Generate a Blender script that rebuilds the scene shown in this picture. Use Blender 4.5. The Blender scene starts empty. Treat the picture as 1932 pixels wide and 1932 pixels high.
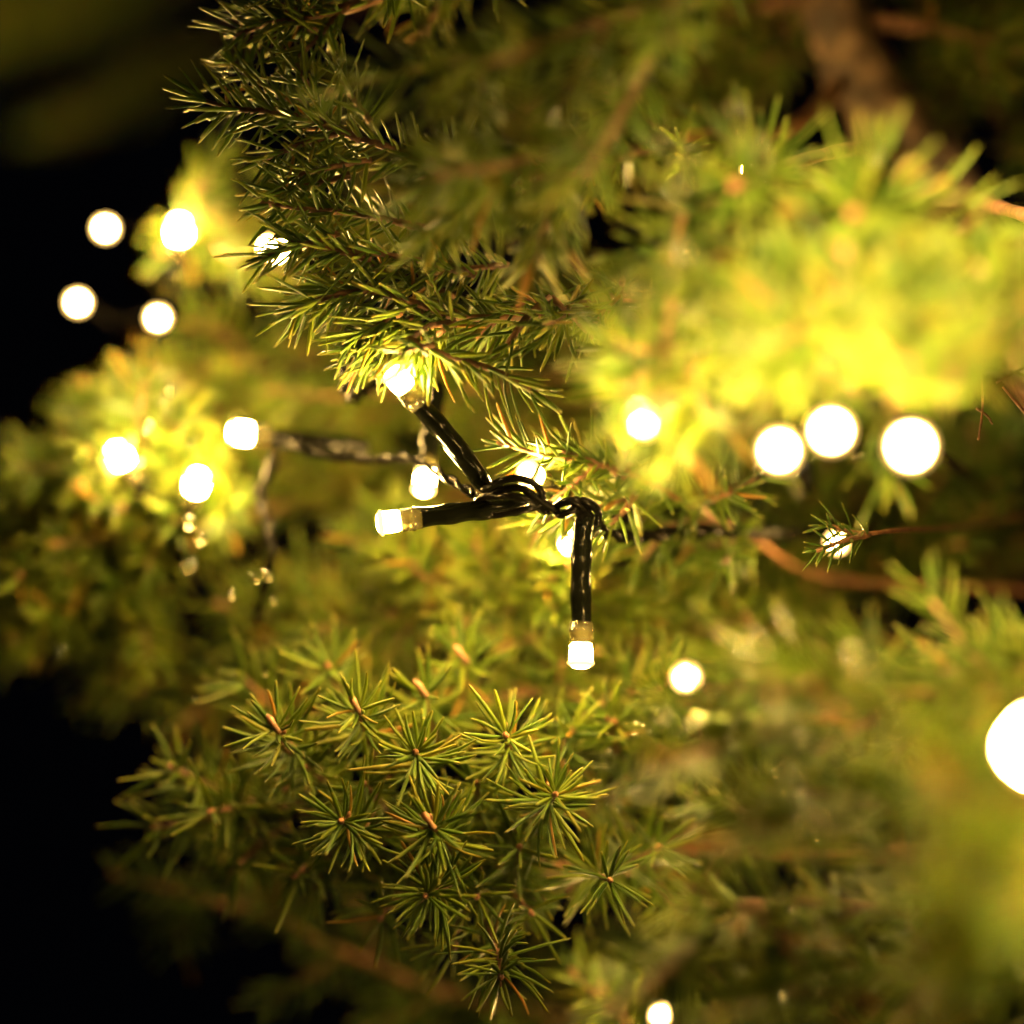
import bpy, math, random
import numpy as np
from mathutils import Vector, Matrix

random.seed(7)
rng = np.random.default_rng(11)
scene = bpy.context.scene
col = scene.collection

# ------------------------------------------------------------------ camera
FOCUS = 0.60          # metres to the plane of the sharp sprigs
WIDTH = 0.25          # width of the picture at that plane
CAM_Z = 1.0
cam_data = bpy.data.cameras.new('camera')
cam = bpy.data.objects.new('camera', cam_data)
col.objects.link(cam)
cam.location = (0, 0, CAM_Z)
cam.rotation_euler = (math.radians(90), 0, 0)
cam_data.sensor_width = 36.0
cam_data.lens = 36.0 * FOCUS / WIDTH
cam_data.clip_start = 0.02
cam_data.clip_end = 50
cam_data.dof.use_dof = True
cam_data.dof.focus_distance = FOCUS
cam_data.dof.aperture_fstop = cam_data.lens / 36.0      # 36 mm entrance pupil
cam_data.dof.aperture_blades = 0
scene.camera = cam

# ------------------------------------------------------------------ night sky
world = bpy.data.worlds.new('World')
scene.world = world
world.use_nodes = True
bg = world.node_tree.nodes['Background']
bg.inputs[0].default_value = (0.55, 0.6, 1.0, 1)
bg.inputs[1].default_value = 0.0008

# ------------------------------------------------------------------ unseen warm fill lamps added on the camera side
def area(name, loc, target, size, power, colour, spread=180):
    ld = bpy.data.lights.new(name, 'AREA')
    ld.shape = 'DISK'; ld.size = size; ld.energy = power; ld.color = colour; ld.spread = math.radians(spread)
    o = bpy.data.objects.new(name, ld)
    o.location = loc
    o.rotation_euler = (Vector(target) - Vector(loc)).to_track_quat('-Z', 'Y').to_euler()
    col.objects.link(o)
area('warm_front_fill', (0.16, 0.05, CAM_Z + 0.42), (-0.01, 0.60, CAM_Z - 0.095), 0.12, 0.03, (1.0, 0.68, 0.26), 60)  # soft fill added to brighten the lower needle stars from the front

def spot(name, loc, target, cone, power, colour):
    ld = bpy.data.lights.new(name, 'SPOT')
    ld.spot_size = math.radians(cone); ld.spot_blend = 0.9; ld.energy = power; ld.color = colour; ld.shadow_soft_size = 0.03
    o = bpy.data.objects.new(name, ld)
    o.location = loc
    o.rotation_euler = (Vector(target) - Vector(loc)).to_track_quat('-Z', 'Y').to_euler()
    col.objects.link(o)
spot('warm_fill_spot', (-0.10, 0.02, CAM_Z + 0.22), (0.096, 0.53, CAM_Z + 0.046), 16.5, 270.0, (1.0, 0.65, 0.24))  # added spot, brightens only the upper right foliage

scene.view_settings.view_transform = 'Standard'
scene.view_settings.look = 'None'
scene.view_settings.exposure = 0.0
scene.view_settings.gamma = 1.0
scene.view_settings.use_curve_mapping = False
scene.render.engine = 'CYCLES'
scene.cycles.use_denoising = True
scene.cycles.use_adaptive_sampling = False
scene.cycles.max_bounces = 8
scene.cycles.transparent_max_bounces = 8
scene.cycles.sample_clamp_indirect = 80.0
scene.cycles.caustics_reflective = True
scene.cycles.caustics_refractive = True
scene.cycles.blur_glossy = 0.1

BULB_STRENGTH = 1450.0
BULB_COLOUR = (1.0, 0.59, 0.15, 1)

# ------------------------------------------------------------------ helpers
def P(u, v, dz=0.0):
    """point at sheet coordinates u, v (0..1932) lying dz millimetres behind the focus plane"""
    d = FOCUS + dz / 1000.0
    k = WIDTH / 1932.0 * d / FOCUS
    return Vector(((u - 966) * k, d, CAM_Z - (v - 966) * k))

MM = 0.001

def nd(mat, kind, **kw):
    n = mat.node_tree.nodes.new(kind)
    for k, v in kw.items():
        setattr(n, k, v)
    return n

def new_mat(name):
    m = bpy.data.materials.new(name)
    m.use_nodes = True
    return m, m.node_tree.nodes['Principled BSDF'], m.node_tree.links

def ramp(m, stops):
    r = nd(m, 'ShaderNodeValToRGB')
    e = r.color_ramp.elements
    while len(e) > 1:
        e.remove(e[-1])
    e[0].position, e[0].color = stops[0][0], (*stops[0][1], 1)
    for p, c in stops[1:]:
        x = e.new(p); x.color = (*c, 1)
    return r

def needle_material(name, per_object):
    m, b, L = new_mat(name)
    out = m.node_tree.nodes['Material Output']
    if per_object:
        src = nd(m, 'ShaderNodeObjectInfo').outputs['Random']
        at = nd(m, 'ShaderNodeAttribute', attribute_name='tint')
        sep = nd(m, 'ShaderNodeSeparateColor'); L.new(at.outputs['Color'], sep.inputs[0])
        along = sep.outputs[1]
    else:
        at = nd(m, 'ShaderNodeAttribute', attribute_name='tint')
        sep = nd(m, 'ShaderNodeSeparateColor'); L.new(at.outputs['Color'], sep.inputs[0])
        src, along = sep.outputs[0], sep.outputs[1]
    r = ramp(m, [(0.0, (0.028, 0.062, 0.006)), (0.45, (0.060, 0.108, 0.009)), (0.85, (0.110, 0.150, 0.012)), (0.94, (0.15, 0.125, 0.016)), (1.0, (0.22, 0.11, 0.025))])
    L.new(src, r.inputs[0])
    tipr = ramp(m, [(0.0, (0, 0, 0)), (0.80, (0.02, 0.02, 0.02)), (1.0, (0.6, 0.6, 0.6))])
    L.new(along, tipr.inputs[0])
    mix = nd(m, 'ShaderNodeMix', data_type='RGBA')
    L.new(tipr.outputs[0], mix.inputs[0]); L.new(r.outputs[0], mix.inputs[6])
    mix.inputs[7].default_value = (0.20, 0.17, 0.030, 1)
    L.new(mix.outputs[2], b.inputs['Base Color'])
    b.inputs['Roughness'].default_value = 0.42
    b.inputs['Specular IOR Level'].default_value = 0.22
    tr = nd(m, 'ShaderNodeBsdfTranslucent')
    sc = nd(m, 'ShaderNodeMix', data_type='RGBA', blend_type='MULTIPLY')
    sc.inputs[0].default_value = 1.0
    L.new(mix.outputs[2], sc.inputs[6]); sc.inputs[7].default_value = (1.9, 1.7, 0.9, 1)
    L.new(sc.outputs[2], tr.inputs[0])
    ms = nd(m, 'ShaderNodeMixShader'); ms.inputs[0].default_value = 0.36
    L.new(b.outputs[0], ms.inputs[1]); L.new(tr.outputs[0], ms.inputs[2])
    L.new(ms.outputs[0], out.inputs[0])
    return m

M = {}
M['needle'] = needle_material('needle_green', False)
M['needle_single'] = needle_material('needle_green_single', True)

m, b, L = new_mat('bark')
n = nd(m, 'ShaderNodeTexNoise'); n.inputs['Scale'].default_value = 420; n.inputs['Detail'].default_value = 5
tc = nd(m, 'ShaderNodeTexCoord'); L.new(tc.outputs['Object'], n.inputs['Vector'])
r = ramp(m, [(0.3, (0.040, 0.018, 0.007)), (0.55, (0.11, 0.048, 0.017)), (0.75, (0.20, 0.095, 0.036))])
L.new(n.outputs[0], r.inputs[0]); L.new(r.outputs[0], b.inputs['Base Color'])
bp = nd(m, 'ShaderNodeBump'); bp.inputs['Strength'].default_value = 0.6; bp.inputs['Distance'].default_value = 0.0006
L.new(n.outputs[0], bp.inputs['Height']); L.new(bp.outputs[0], b.inputs['Normal'])
b.inputs['Roughness'].default_value = 0.7
M['bark'] = m

m, b, L = new_mat('trunk_bark')
n = nd(m, 'ShaderNodeTexNoise'); n.inputs['Scale'].default_value = 130; n.inputs['Detail'].default_value = 6
tc = nd(m, 'ShaderNodeTexCoord'); L.new(tc.outputs['Object'], n.inputs['Vector'])
r = ramp(m, [(0.36, (0.016, 0.009, 0.004)), (0.5, (0.065, 0.038, 0.018)), (0.68, (0.19, 0.13, 0.075))])
L.new(n.outputs[0], r.inputs[0]); L.new(r.outputs[0], b.inputs['Base Color'])
bp = nd(m, 'ShaderNodeBump'); bp.inputs['Strength'].default_value = 0.8; bp.inputs['Distance'].default_value = 0.002
L.new(n.outputs[0], bp.inputs['Height']); L.new(bp.outputs[0], b.inputs['Normal'])
b.inputs['Roughness'].default_value = 0.75
M['trunk'] = m

m, b, L = new_mat('bud')
n = nd(m, 'ShaderNodeTexNoise'); n.inputs['Scale'].default_value = 900
tc = nd(m, 'ShaderNodeTexCoord'); L.new(tc.outputs['Object'], n.inputs['Vector'])
r = ramp(m, [(0.35, (0.10, 0.036, 0.015)), (0.65, (0.30, 0.14, 0.07))])
L.new(n.outputs[0], r.inputs[0]); L.new(r.outputs[0], b.inputs['Base Color'])
b.inputs['Roughness'].default_value = 0.5
M['bud'] = m

m, b, L = new_mat('cable_black')
n = nd(m, 'ShaderNodeTexNoise'); n.inputs['Scale'].default_value = 450; n.inputs['Detail'].default_value = 2
tc = nd(m, 'ShaderNodeTexCoord'); L.new(tc.outputs['Object'], n.inputs['Vector'])
r = ramp(m, [(0.58, (0, 0, 0)), (0.70, (1, 1, 1))])
L.new(n.outputs[0], r.inputs[0])
bp = nd(m, 'ShaderNodeBump'); bp.inputs['Strength'].default_value = 0.10; bp.inputs['Distance'].default_value = 0.0003
L.new(r.outputs[0], bp.inputs['Height']); L.new(bp.outputs[0], b.inputs['Normal'])
b.inputs['Base Color'].default_value = (0.0025, 0.003, 0.002, 1)
b.inputs['Roughness'].default_value = 0.12
b.inputs['Specular IOR Level'].default_value = 0.10
M['cable'] = m

m, b, L = new_mat('wire_black')
b.inputs['Base Color'].default_value = (0.0025, 0.0025, 0.002, 1)
b.inputs['Roughness'].default_value = 0.22
b.inputs['Specular IOR Level'].default_value = 0.06
M['wire'] = m

m, b, L = new_mat('socket_plastic')
b.inputs['Base Color'].default_value = (0.07, 0.065, 0.025, 1)
b.inputs['Roughness'].default_value = 0.25
b.inputs['Transmission Weight'].default_value = 0.45
b.inputs['IOR'].default_value = 1.4
M['socket'] = m

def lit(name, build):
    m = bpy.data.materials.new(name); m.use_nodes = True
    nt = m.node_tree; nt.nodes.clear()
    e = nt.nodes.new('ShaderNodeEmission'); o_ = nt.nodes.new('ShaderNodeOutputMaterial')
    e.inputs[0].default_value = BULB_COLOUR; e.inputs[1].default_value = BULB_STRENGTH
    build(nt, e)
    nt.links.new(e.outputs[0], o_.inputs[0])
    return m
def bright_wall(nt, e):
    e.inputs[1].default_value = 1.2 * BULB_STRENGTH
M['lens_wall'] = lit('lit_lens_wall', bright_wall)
def core_and_halo(nt, e):
    # front of the cap: bright core, dim glow out to the lip imitating a halo
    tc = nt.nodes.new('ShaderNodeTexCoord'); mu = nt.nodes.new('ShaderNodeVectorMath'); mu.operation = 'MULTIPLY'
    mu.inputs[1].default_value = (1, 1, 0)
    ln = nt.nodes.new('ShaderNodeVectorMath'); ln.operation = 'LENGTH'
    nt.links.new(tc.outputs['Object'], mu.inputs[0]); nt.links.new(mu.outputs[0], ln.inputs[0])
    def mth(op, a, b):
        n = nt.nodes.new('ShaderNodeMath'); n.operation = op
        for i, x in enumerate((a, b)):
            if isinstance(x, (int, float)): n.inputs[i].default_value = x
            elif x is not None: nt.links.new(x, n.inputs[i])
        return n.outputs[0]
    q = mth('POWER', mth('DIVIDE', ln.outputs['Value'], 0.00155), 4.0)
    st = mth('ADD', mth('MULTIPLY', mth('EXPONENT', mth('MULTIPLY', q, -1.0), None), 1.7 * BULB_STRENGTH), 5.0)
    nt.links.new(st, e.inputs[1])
M['lens'] = lit('lit_lens', core_and_halo)

def water(name, rough):
    m, b, L = new_mat(name)
    b.inputs['Base Color'].default_value = (1, 1, 1, 1)
    b.inputs['Roughness'].default_value = rough
    b.inputs['Transmission Weight'].default_value = 1.0
    b.inputs['IOR'].default_value = 1.333
    return m
M['water'] = water('water', 0.0)
M['water_soft'] = water('water_soft', 0.05)

class MB:
    """collects vertices, quads and triangles for one mesh"""
    def __init__(s):
        s.v, s.q, s.t, s.c, s.n = [], [], [], [], 0
    def add(s, v, q=None, t=None, c=None):
        v = np.asarray(v, dtype=np.float32).reshape(-1, 3)
        if q is not None and len(q): s.q.append(np.asarray(q, dtype=np.int32).reshape(-1, 4) + s.n)
        if t is not None and len(t): s.t.append(np.asarray(t, dtype=np.int32).reshape(-1, 3) + s.n)
        s.v.append(v); s.n += len(v)
        if c is not None: s.c.append(np.asarray(c, dtype=np.float32).reshape(-1, 4))
    def mesh(s, name, mat, origin=(0, 0, 0)):
        me = bpy.data.meshes.new(name)
        v = np.concatenate(s.v) - np.asarray(origin, dtype=np.float32)
        q = np.concatenate(s.q) if s.q else np.zeros((0, 4), np.int32)
        t = np.concatenate(s.t) if s.t else np.zeros((0, 3), np.int32)
        idx = np.concatenate([q.ravel(), t.ravel()])
        starts = np.concatenate([np.arange(len(q)) * 4, len(q) * 4 + np.arange(len(t)) * 3])
        me.vertices.add(len(v)); me.vertices.foreach_set('co', v.ravel())
        me.loops.add(len(idx)); me.loops.foreach_set('vertex_index', idx.astype(np.int32))
        me.polygons.add(len(starts)); me.polygons.foreach_set('loop_start', starts.astype(np.int32))
        me.polygons.foreach_set('use_smooth', np.ones(len(starts), dtype=bool))
        me.update(calc_edges=True)
        if s.c:
            a = me.attributes.new('tint', 'FLOAT_COLOR', 'POINT')
            a.data.foreach_set('color', np.concatenate(s.c).ravel())
        me.materials.append(mat)
        return me

def link(name, me, parent=None, loc=(0, 0, 0)):
    o = bpy.data.objects.new(name, me)
    col.objects.link(o)
    o.parent = parent
    o.location = loc
    return o

def smooth_path(pts, per=6):
    pts = [Vector(p) for p in pts]
    if len(pts) < 3:
        return [pts[0].lerp(pts[-1], i / per) for i in range(per + 1)]
    ext = [pts[0] * 2 - pts[1]] + pts + [pts[-1] * 2 - pts[-2]]
    out = []
    for i in range(1, len(ext) - 2):
        a, b_, c, d = ext[i - 1], ext[i], ext[i + 1], ext[i + 2]
        for k in range(per):
            t = k / per
            out.append(0.5 * ((2 * b_) + (c - a) * t + (2 * a - 5 * b_ + 4 * c - d) * t * t + (3 * b_ - a - 3 * c + d) * t ** 3))
    out.append(pts[-1])
    return out

def tube(mb, path, radii, seg=8, cap=True):
    n = len(path)
    if not hasattr(radii, '__len__'):
        radii = [radii] * n
    tan = [(path[min(i + 1, n - 1)] - path[max(i - 1, 0)]).normalized() for i in range(n)]
    ref = Vector((0, 0, 1)) if abs(tan[0].z) < 0.9 else Vector((1, 0, 0))
    s = tan[0].cross(ref).normalized()
    v, q = [], []
    for i in range(n):
        s = (s - tan[i] * s.dot(tan[i])).normalized()
        t2 = tan[i].cross(s)
        for k in range(seg):
            a = 2 * math.pi * k / seg
            v.append(path[i] + (s * math.cos(a) + t2 * math.sin(a)) * radii[i])
    for i in range(n - 1):
        for k in range(seg):
            k2 = (k + 1) % seg
            q.append((i * seg + k, i * seg + k2, (i + 1) * seg + k2, (i + 1) * seg + k))
    t = []
    if cap:
        v += [path[0], path[-1]]
        for k in range(seg):
            k2 = (k + 1) % seg
            t.append((n * seg, k2, k)); t.append((n * seg + 1, (n - 1) * seg + k, (n - 1) * seg + k2))
    mb.add([tuple(x) for x in v], q, t)

# ------------------------------------------------------------------ needles
def needle_arrays(base, d, bend, length, width, rnd, fine):
    """base,d,bend: (N,3); length,width,rnd: (N,) -> verts, quads, tris, colours"""
    N = len(base)
    if fine:
        ts = np.array([0.0, 0.3, 0.65, 0.95]); ws = np.array([0.5, 1.0, 0.98, 0.62]); K = 4
        ang = np.array([0, 90, 180, 270]) * math.pi / 180; asp = np.array([1, .7, 1, .7])
    else:
        ts = np.array([0.0, 0.45, 0.88]); ws = np.array([0.6, 1.0, 0.75]); K = 3
        ang = np.array([0, 120, 240]) * math.pi / 180; asp = np.array([1, 1, 1])
    s = np.cross(d, bend); s /= np.linalg.norm(s, axis=1, keepdims=True) + 1e-9
    n_ = np.cross(s, d)
    R = len(ts)
    cen = base[:, None, :] + (length[:, None] * ts)[:, :, None] * d[:, None, :] + (length[:, None] * ts ** 2)[:, :, None] * bend[:, None, :]
    off = (np.cos(ang) * asp)[None, None, :, None] * s[:, None, None, :] + (np.sin(ang) * asp)[None, None, :, None] * n_[:, None, None, :]
    ring = cen[:, :, None, :] + off * (width[:, None] * ws * 0.5)[:, :, None, None]
    tip = base + length[:, None] * (d + bend)
    v = np.concatenate([ring.reshape(N, R * K, 3), tip[:, None, :]], axis=1)
    q, t = [], []
    for i in range(R - 1):
        for k in range(K):
            k2 = (k + 1) % K
            q.append((i * K + k, i * K + k2, (i + 1) * K + k2, (i + 1) * K + k))
    for k in range(K):
        t.append(((R - 1) * K + k, (R - 1) * K + (k + 1) % K, R * K))
    V = R * K + 1
    base_i = (np.arange(N) * V)[:, None, None]
    q = np.array(q)[None] + base_i; t = np.array(t)[None] + base_i
    c = np.ones((N, V, 4), np.float32)
    c[:, :, 0] = rnd[:, None]
    c[:, :-1, 1] = np.repeat(ts, K)[None]; c[:, -1, 1] = 1
    return v, q.reshape(-1, 4), t.reshape(-1, 3), c

def unit(a):
    return a / (np.linalg.norm(a, axis=-1, keepdims=True) + 1e-9)

def shoot_needles(path, count, nlen, fine, th0=66, th1=38, droop=0.0, bare=0.0, tuft=0.12, sweep=0.0, curl=0.22):
    """directions of the needles spiralling round a shoot"""
    pts = np.array([tuple(p) for p in path])
    seg = np.linalg.norm(np.diff(pts, axis=0), axis=1); cum = np.concatenate([[0], np.cumsum(seg)])
    tt = np.linspace(bare, 1.0, count) + rng.normal(0, 0.01, count)
    tt = np.clip(tt, 0, 1)
    ntuft = int(count * tuft)
    if ntuft: tt[-ntuft:] = 1.0 - np.abs(rng.normal(0, 0.03, ntuft))
    L_ = tt * cum[-1]
    base = np.stack([np.interp(L_, cum, pts[:, k]) for k in range(3)], axis=1)
    e = 0.02 * cum[-1]
    ahead = np.stack([np.interp(np.minimum(L_ + e, cum[-1]), cum, pts[:, k]) for k in range(3)], axis=1)
    behind = np.stack([np.interp(np.maximum(L_ - 2 * e, 0), cum, pts[:, k]) for k in range(3)], axis=1)
    ax = unit(ahead - behind)
    up = np.tile(np.array([0.0, 0.0, 1.0]), (count, 1))
    s = np.cross(ax, up); bad = np.linalg.norm(s, axis=1) < 0.1
    s[bad] = np.cross(ax[bad], np.array([0, 1.0, 0])); s = unit(s)
    n_ = np.cross(s, ax)
    phi = np.arange(count) * 2.39996 + rng.normal(0, 0.35, count)
    rad = np.cos(phi)[:, None] * s + np.sin(phi)[:, None] * n_
    th = np.radians(th0 + (th1 - th0) * tt ** 2.2 + rng.normal(0, 8, count))
    d = np.cos(th)[:, None] * ax + np.sin(th)[:, None] * rad
    d = unit(d + np.array([0, 0, -droop]) + rng.normal(0, 0.05, (count, 3)))
    bend = ax * rng.uniform(0.0, curl, count)[:, None] + rng.normal(0, 0.05 + 0.2 * (curl - 0.22), (count, 3)) + np.array([0, 0, sweep])
    length = nlen * rng.uniform(0.66, 1.14, count) * (0.8 + 0.2 * np.sin(np.pi * np.clip(tt * 1.1, 0, 1)))
    return base, d, bend, length

# ------------------------------------------------------------------ the tree
T_BASE = P(2400, 5300, 120)
tree = bpy.data.objects.new('spruce_tree', None)
col.objects.link(tree)
tree.location = T_BASE
tree['label'] = 'green spruce tree hung with warm fairy lights at night'
tree['category'] = 'tree'

trunk_path = smooth_path([T_BASE, P(2350, 2600, 118), P(2260, 1700, 116), P(2150, 1000, 112), P(1800, 400, 104), P(1600, 90, 100), P(1550, -260, 100), P(1560, -1300, 110)], 10)
mb = MB()
rad = [(0.016 - 0.009 * i / (len(trunk_path) - 1)) * (1 + 0.10 * math.sin(i * 1.7) + 0.05 * math.sin(i * 4.1)) for i in range(len(trunk_path))]
tube(mb, trunk_path, rad, 18)
link('trunk', mb.mesh('trunk', M['trunk'], T_BASE), tree)

def trunk_at(v):
    best = min(trunk_path, key=lambda p: abs(p.z - P(1700, v, 112).z))
    return best.copy()

# ---- shared bud mesh
def bud_mesh():
    mb = MB()
    prof = [(0.0, 0.55), (0.12, 0.85), (0.25, 0.8), (0.3, 1.0), (0.45, 0.95), (0.5, 1.05), (0.65, 0.88), (0.7, 0.92), (0.85, 0.6), (1.0, 0.12)]
    v, q, t = [], [], []
    S = 8
    for i, (h, r_) in enumerate(prof):
        for k in range(S):
            a = 2 * math.pi * (k + 0.5 * (i % 2)) / S
            v.append((math.cos(a) * r_ * 0.00085, math.sin(a) * r_ * 0.00085, (h - 0.25) * 0.0036))
    for i in range(len(prof) - 1):
        for k in range(S):
            q.append((i * S + k, i * S + (k + 1) % S, (i + 1) * S + (k + 1) % S, (i + 1) * S + k))
    v.append((0, 0, 0.75 * 0.0036 + 0.0001))
    for k in range(S):
        t.append(((len(prof) - 1) * S + k, (len(prof) - 1) * S + (k + 1) % S, len(v) - 1))
    mb.add(v, q, t)
    return mb.mesh('bud', M['bud'])
BUD = bud_mesh()

# ---- shared single needle meshes (length 1 along +Z, bending to +X)
SINGLE = []
for k in range(7):
    mbn = MB()
    b0 = np.zeros((1, 3)); d0 = np.array([[0, 0, 1.0]]); bend0 = np.array([[0.04 + 0.05 * k, 0.0, -0.01 * k]])
    mbn.add(*needle_arrays(b0, d0, bend0, np.array([1.0]), np.array([0.080]), np.array([0.5]), True))
    SINGLE.append(mbn.mesh('needle', M['needle_single']))
n_single = 0

class Branch:
    count = 0
    def __init__(s, base):
        global rng
        Branch.count += 1                      # every bough keeps its own random stream
        rng = np.random.default_rng(400 + Branch.count); random.seed(900 + Branch.count)
        s.base = Vector(base); s.bark = MB(); s.need = MB(); s.buds = []; s.singles = []
    def stem(s, path, r0, r1, seg=7):
        n = len(path)
        tube(s.bark, path, [(r0 + (r1 - r0) * i / (n - 1)) * (1 + 0.12 * math.sin(i * 2.3 + r0 * 9e4)) for i in range(n)], seg)
    def shoot(s, a, b, nlen=13.5, dens=1.25, fine=False, sag=0.0, bud=False, r=0.9, tone=(0.0, 0.92), singles=False, width=1.12, **kw):
        a, b = Vector(a), Vector(b)
        length = (b - a).length
        mid = a.lerp(b, 0.5) + Vector((0, 0, sag * length)) + Vector(rng.normal(0, 0.03, 3)) * length
        path = smooth_path([a, mid, b], 4)
        s.stem(path, r * MM, r * 0.6 * MM, 6)
        cnt = max(12, int(length / MM * dens))
        base, d, bend, ln = shoot_needles(path, cnt, nlen * MM, fine, **kw)
        rnd = rng.uniform(tone[0], tone[1], cnt)
        rnd = np.where(rng.random(cnt) < 0.025, 0.98, rnd)
        if singles:
            s.singles.append((base, d, bend, ln))
        else:
            s.need.add(*needle_arrays(base, d, bend, ln, rng.uniform(0.85, 1.15, cnt) * width * MM, rnd, fine))
        if bud:
            s.buds.append((b, (path[-1] - path[-2]).normalized(), bud if bud is not True else 1.0))
        return path
    def bough(s, pts, r0=2.6, r1=1.0, start=0.25, step=12, slen=(24, 40), nlen=13.5, fine=False, dens=1.1, angle=52, second=0.5, spread=0.45, droop=0.0, tone=(0.0, 0.92), tip=True, bias=Vector((0, 0, 0)), width=1.12, buds=0.25, near=-0.040, beyond=0.030):
        pts = [Vector(p) for p in pts]
        fullp = [pts[0]]
        for p, q_ in zip(pts[:-1], pts[1:]):
            if (q_ - p).length > 0.05:
                fullp.append(p.lerp(q_, 0.5) + Vector(rng.normal(0, 1, 3)) * 0.06 * (q_ - p).length)
            fullp.append(q_)
        path = smooth_path(fullp, 5)
        s.stem(path, r0 * MM, r1 * MM, 7)
        P_ = np.array([tuple(p) for p in path])
        seg = np.linalg.norm(np.diff(P_, axis=0), axis=1); cum = np.concatenate([[0], np.cumsum(seg)])
        tot = cum[-1]; x = start * tot; side = 1
        while x < tot:
            f = x / tot
            pf = float(np.interp(x, cum, P_[:, 1])) - FOCUS
            if not fine and near < pf < beyond:
                x += 0.006
                continue
            p = Vector([float(np.interp(x, cum, P_[:, k])) for k in range(3)])
            q_ = Vector([float(np.interp(min(x + 0.003, tot), cum, P_[:, k])) for k in range(3)])
            o_ = Vector([float(np.interp(max(x - 0.003, 0), cum, P_[:, k])) for k in range(3)])
            ax = (q_ - o_).normalized()
            hor = ax.cross(Vector((0, 0, 1)))
            hor = hor.normalized() if hor.length > 0.1 else Vector((1, 0, 0))
            ver = hor.cross(ax)
            roll = random.gauss(0, spread)
            lat = hor * math.cos(roll) * side + ver * math.sin(roll)
            an = math.radians(angle + random.gauss(0, 9))
            d = (ax * math.cos(an) + lat * math.sin(an) + bias + Vector((0, 0, -droop))).normalized()
            ln = random.uniform(*slen) * (1.0 - 0.35 * f) * MM
            a, b = p, p + d * ln
            pth = s.shoot(a, b, nlen, dens, fine, tone=tone, width=width, bud=random.random() < buds)
            if random.random() < second:
                for sg in (1, -1):
                    if random.random() < 0.65:
                        p2 = a.lerp(b, random.uniform(0.35, 0.6))
                        d2 = (d * 0.75 + lat.cross(ax).normalized() * sg * 0.35 + ax * 0.4 * sg).normalized()
                        s.shoot(p2, p2 + d2 * ln * random.uniform(0.45, 0.7), nlen, dens, fine, tone=tone, width=width, bud=random.random() < buds)
            side = -side
            x += step * MM * random.uniform(0.75, 1.25)
        if tip:
            e = path[-1] + (path[-1] - path[-2]).normalized() * random.uniform(*slen) * 0.8 * MM
            s.shoot(path[-1], e, nlen, dens * 1.1, fine, tone=tone, width=width, bud=True)
        # needles clothing the bough itself
        cnt = int((1 - start) * tot / MM * 0.8)
        sub = path[int(start * len(path)):]
        if len(sub) > 2:
            base, d, bend, ln = shoot_needles(sub, cnt, nlen * MM, fine)
            if not fine:
                pf = base[:, 1] - FOCUS
                ok = (pf < near) | (pf > beyond)
                base, d, bend, ln = base[ok], d[ok], bend[ok], ln[ok]
                cnt = len(base)
            s.need.add(*needle_arrays(base, d, bend, ln, rng.uniform(0.85, 1.15, cnt) * width * MM, rng.uniform(tone[0], tone[1], cnt), fine))
        return path
    def clump(s, c, n, length=(20, 34), towards=(-0.4, -0.6, 0.1), wild=0.8, **kw):
        c = P(*c)
        for k in range(n):
            d = (Vector(towards).normalized() + Vector(rng.normal(0, wild, 3))).normalized()
            a = c + Vector(rng.normal(0, 3.5, 3)) * MM
            s.shoot(a, a + d * random.uniform(*length) * MM, bud=random.random() < 0.4, **kw)
    def build(s, label=None):
        global n_single
        o = link('branch', s.bark.mesh('branch', M['bark'], s.base), tree, s.base - T_BASE)
        if label: o['label'] = label
        if s.need.n:
            k = link('needles', s.need.mesh('needles', M['needle'], s.base), o)
            k['kind'] = 'stuff'
        for p, d, sc in s.buds:
            bo = link('bud', BUD, o, p - s.base)
            bo.rotation_euler = d.to_track_quat('Z', 'Y').to_euler()
            bo.scale = (sc,) * 3
        for base, d, bend, ln in s.singles:
            for i in range(len(base)):
                z = Vector(d[i]).normalized()
                bx = Vector(bend[i]); bx = bx - z * bx.dot(z)
                amt = bx.length
                x = bx.normalized() if amt > 1e-6 else z.orthogonal().normalized()
                y = z.cross(x)
                k = min(6, max(0, int((amt - 0.02) / 0.05)))
                no = link('needle', SINGLE[k], o)
                mt = Matrix((x, y, z)).transposed().to_4x4()
                sc = float(ln[i])
                mt = Matrix.Translation(Vector(base[i]) - s.base) @ mt @ Matrix.Diagonal((14 * MM * random.uniform(0.85, 1.1),) * 2 + (sc, 1.0))
                no.matrix_local = mt
                n_single += 1
        return o

# ================= sharp upper bough (tips to the left, lamp hidden under it)
up = Branch(trunk_at(450))
main = up.bough([trunk_at(450), P(1500, 520, 60), P(1220, 560, 18), P(1040, 590, 4)], start=0.8, step=10, fine=True, slen=(26, 36), tip=False, r0=2.8, r1=1.5)
def S(br, a, b, **kw):
    kw.setdefault('fine', True)
    return br.shoot(P(*a), P(*b), **kw)
S(up, (1040, 590, 4), (860, 600, 4), nlen=13, r=1.4, dens=1.5)
S(up, (860, 600, 4), (690, 548, 4), nlen=15, r=1.2, dens=1.9, droop=0.4)
S(up, (690, 548, 4), (560, 585, 0), nlen=14.5, r=1.0, dens=2.2, droop=0.45, tuft=0.15)
S(up, (740, 555, 4), (600, 540, 8), nlen=14, r=0.9, dens=1.7, droop=0.1)
S(up, (800, 590, 6), (700, 640, 8), nlen=14, r=0.8, dens=2.0, droop=0.2)
S(up, (830, 640, 5), (690, 668, 7), nlen=13, r=0.8, dens=2.2, droop=0.15)
S(up, (860, 600, 6), (780, 655, 10), nlen=14, r=0.8, dens=2.0, droop=0.2)
S(up, (770, 640, -9), (880, 682, -7), nlen=14, r=1.1, dens=1.7, droop=0.35, tuft=0.0)
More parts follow.
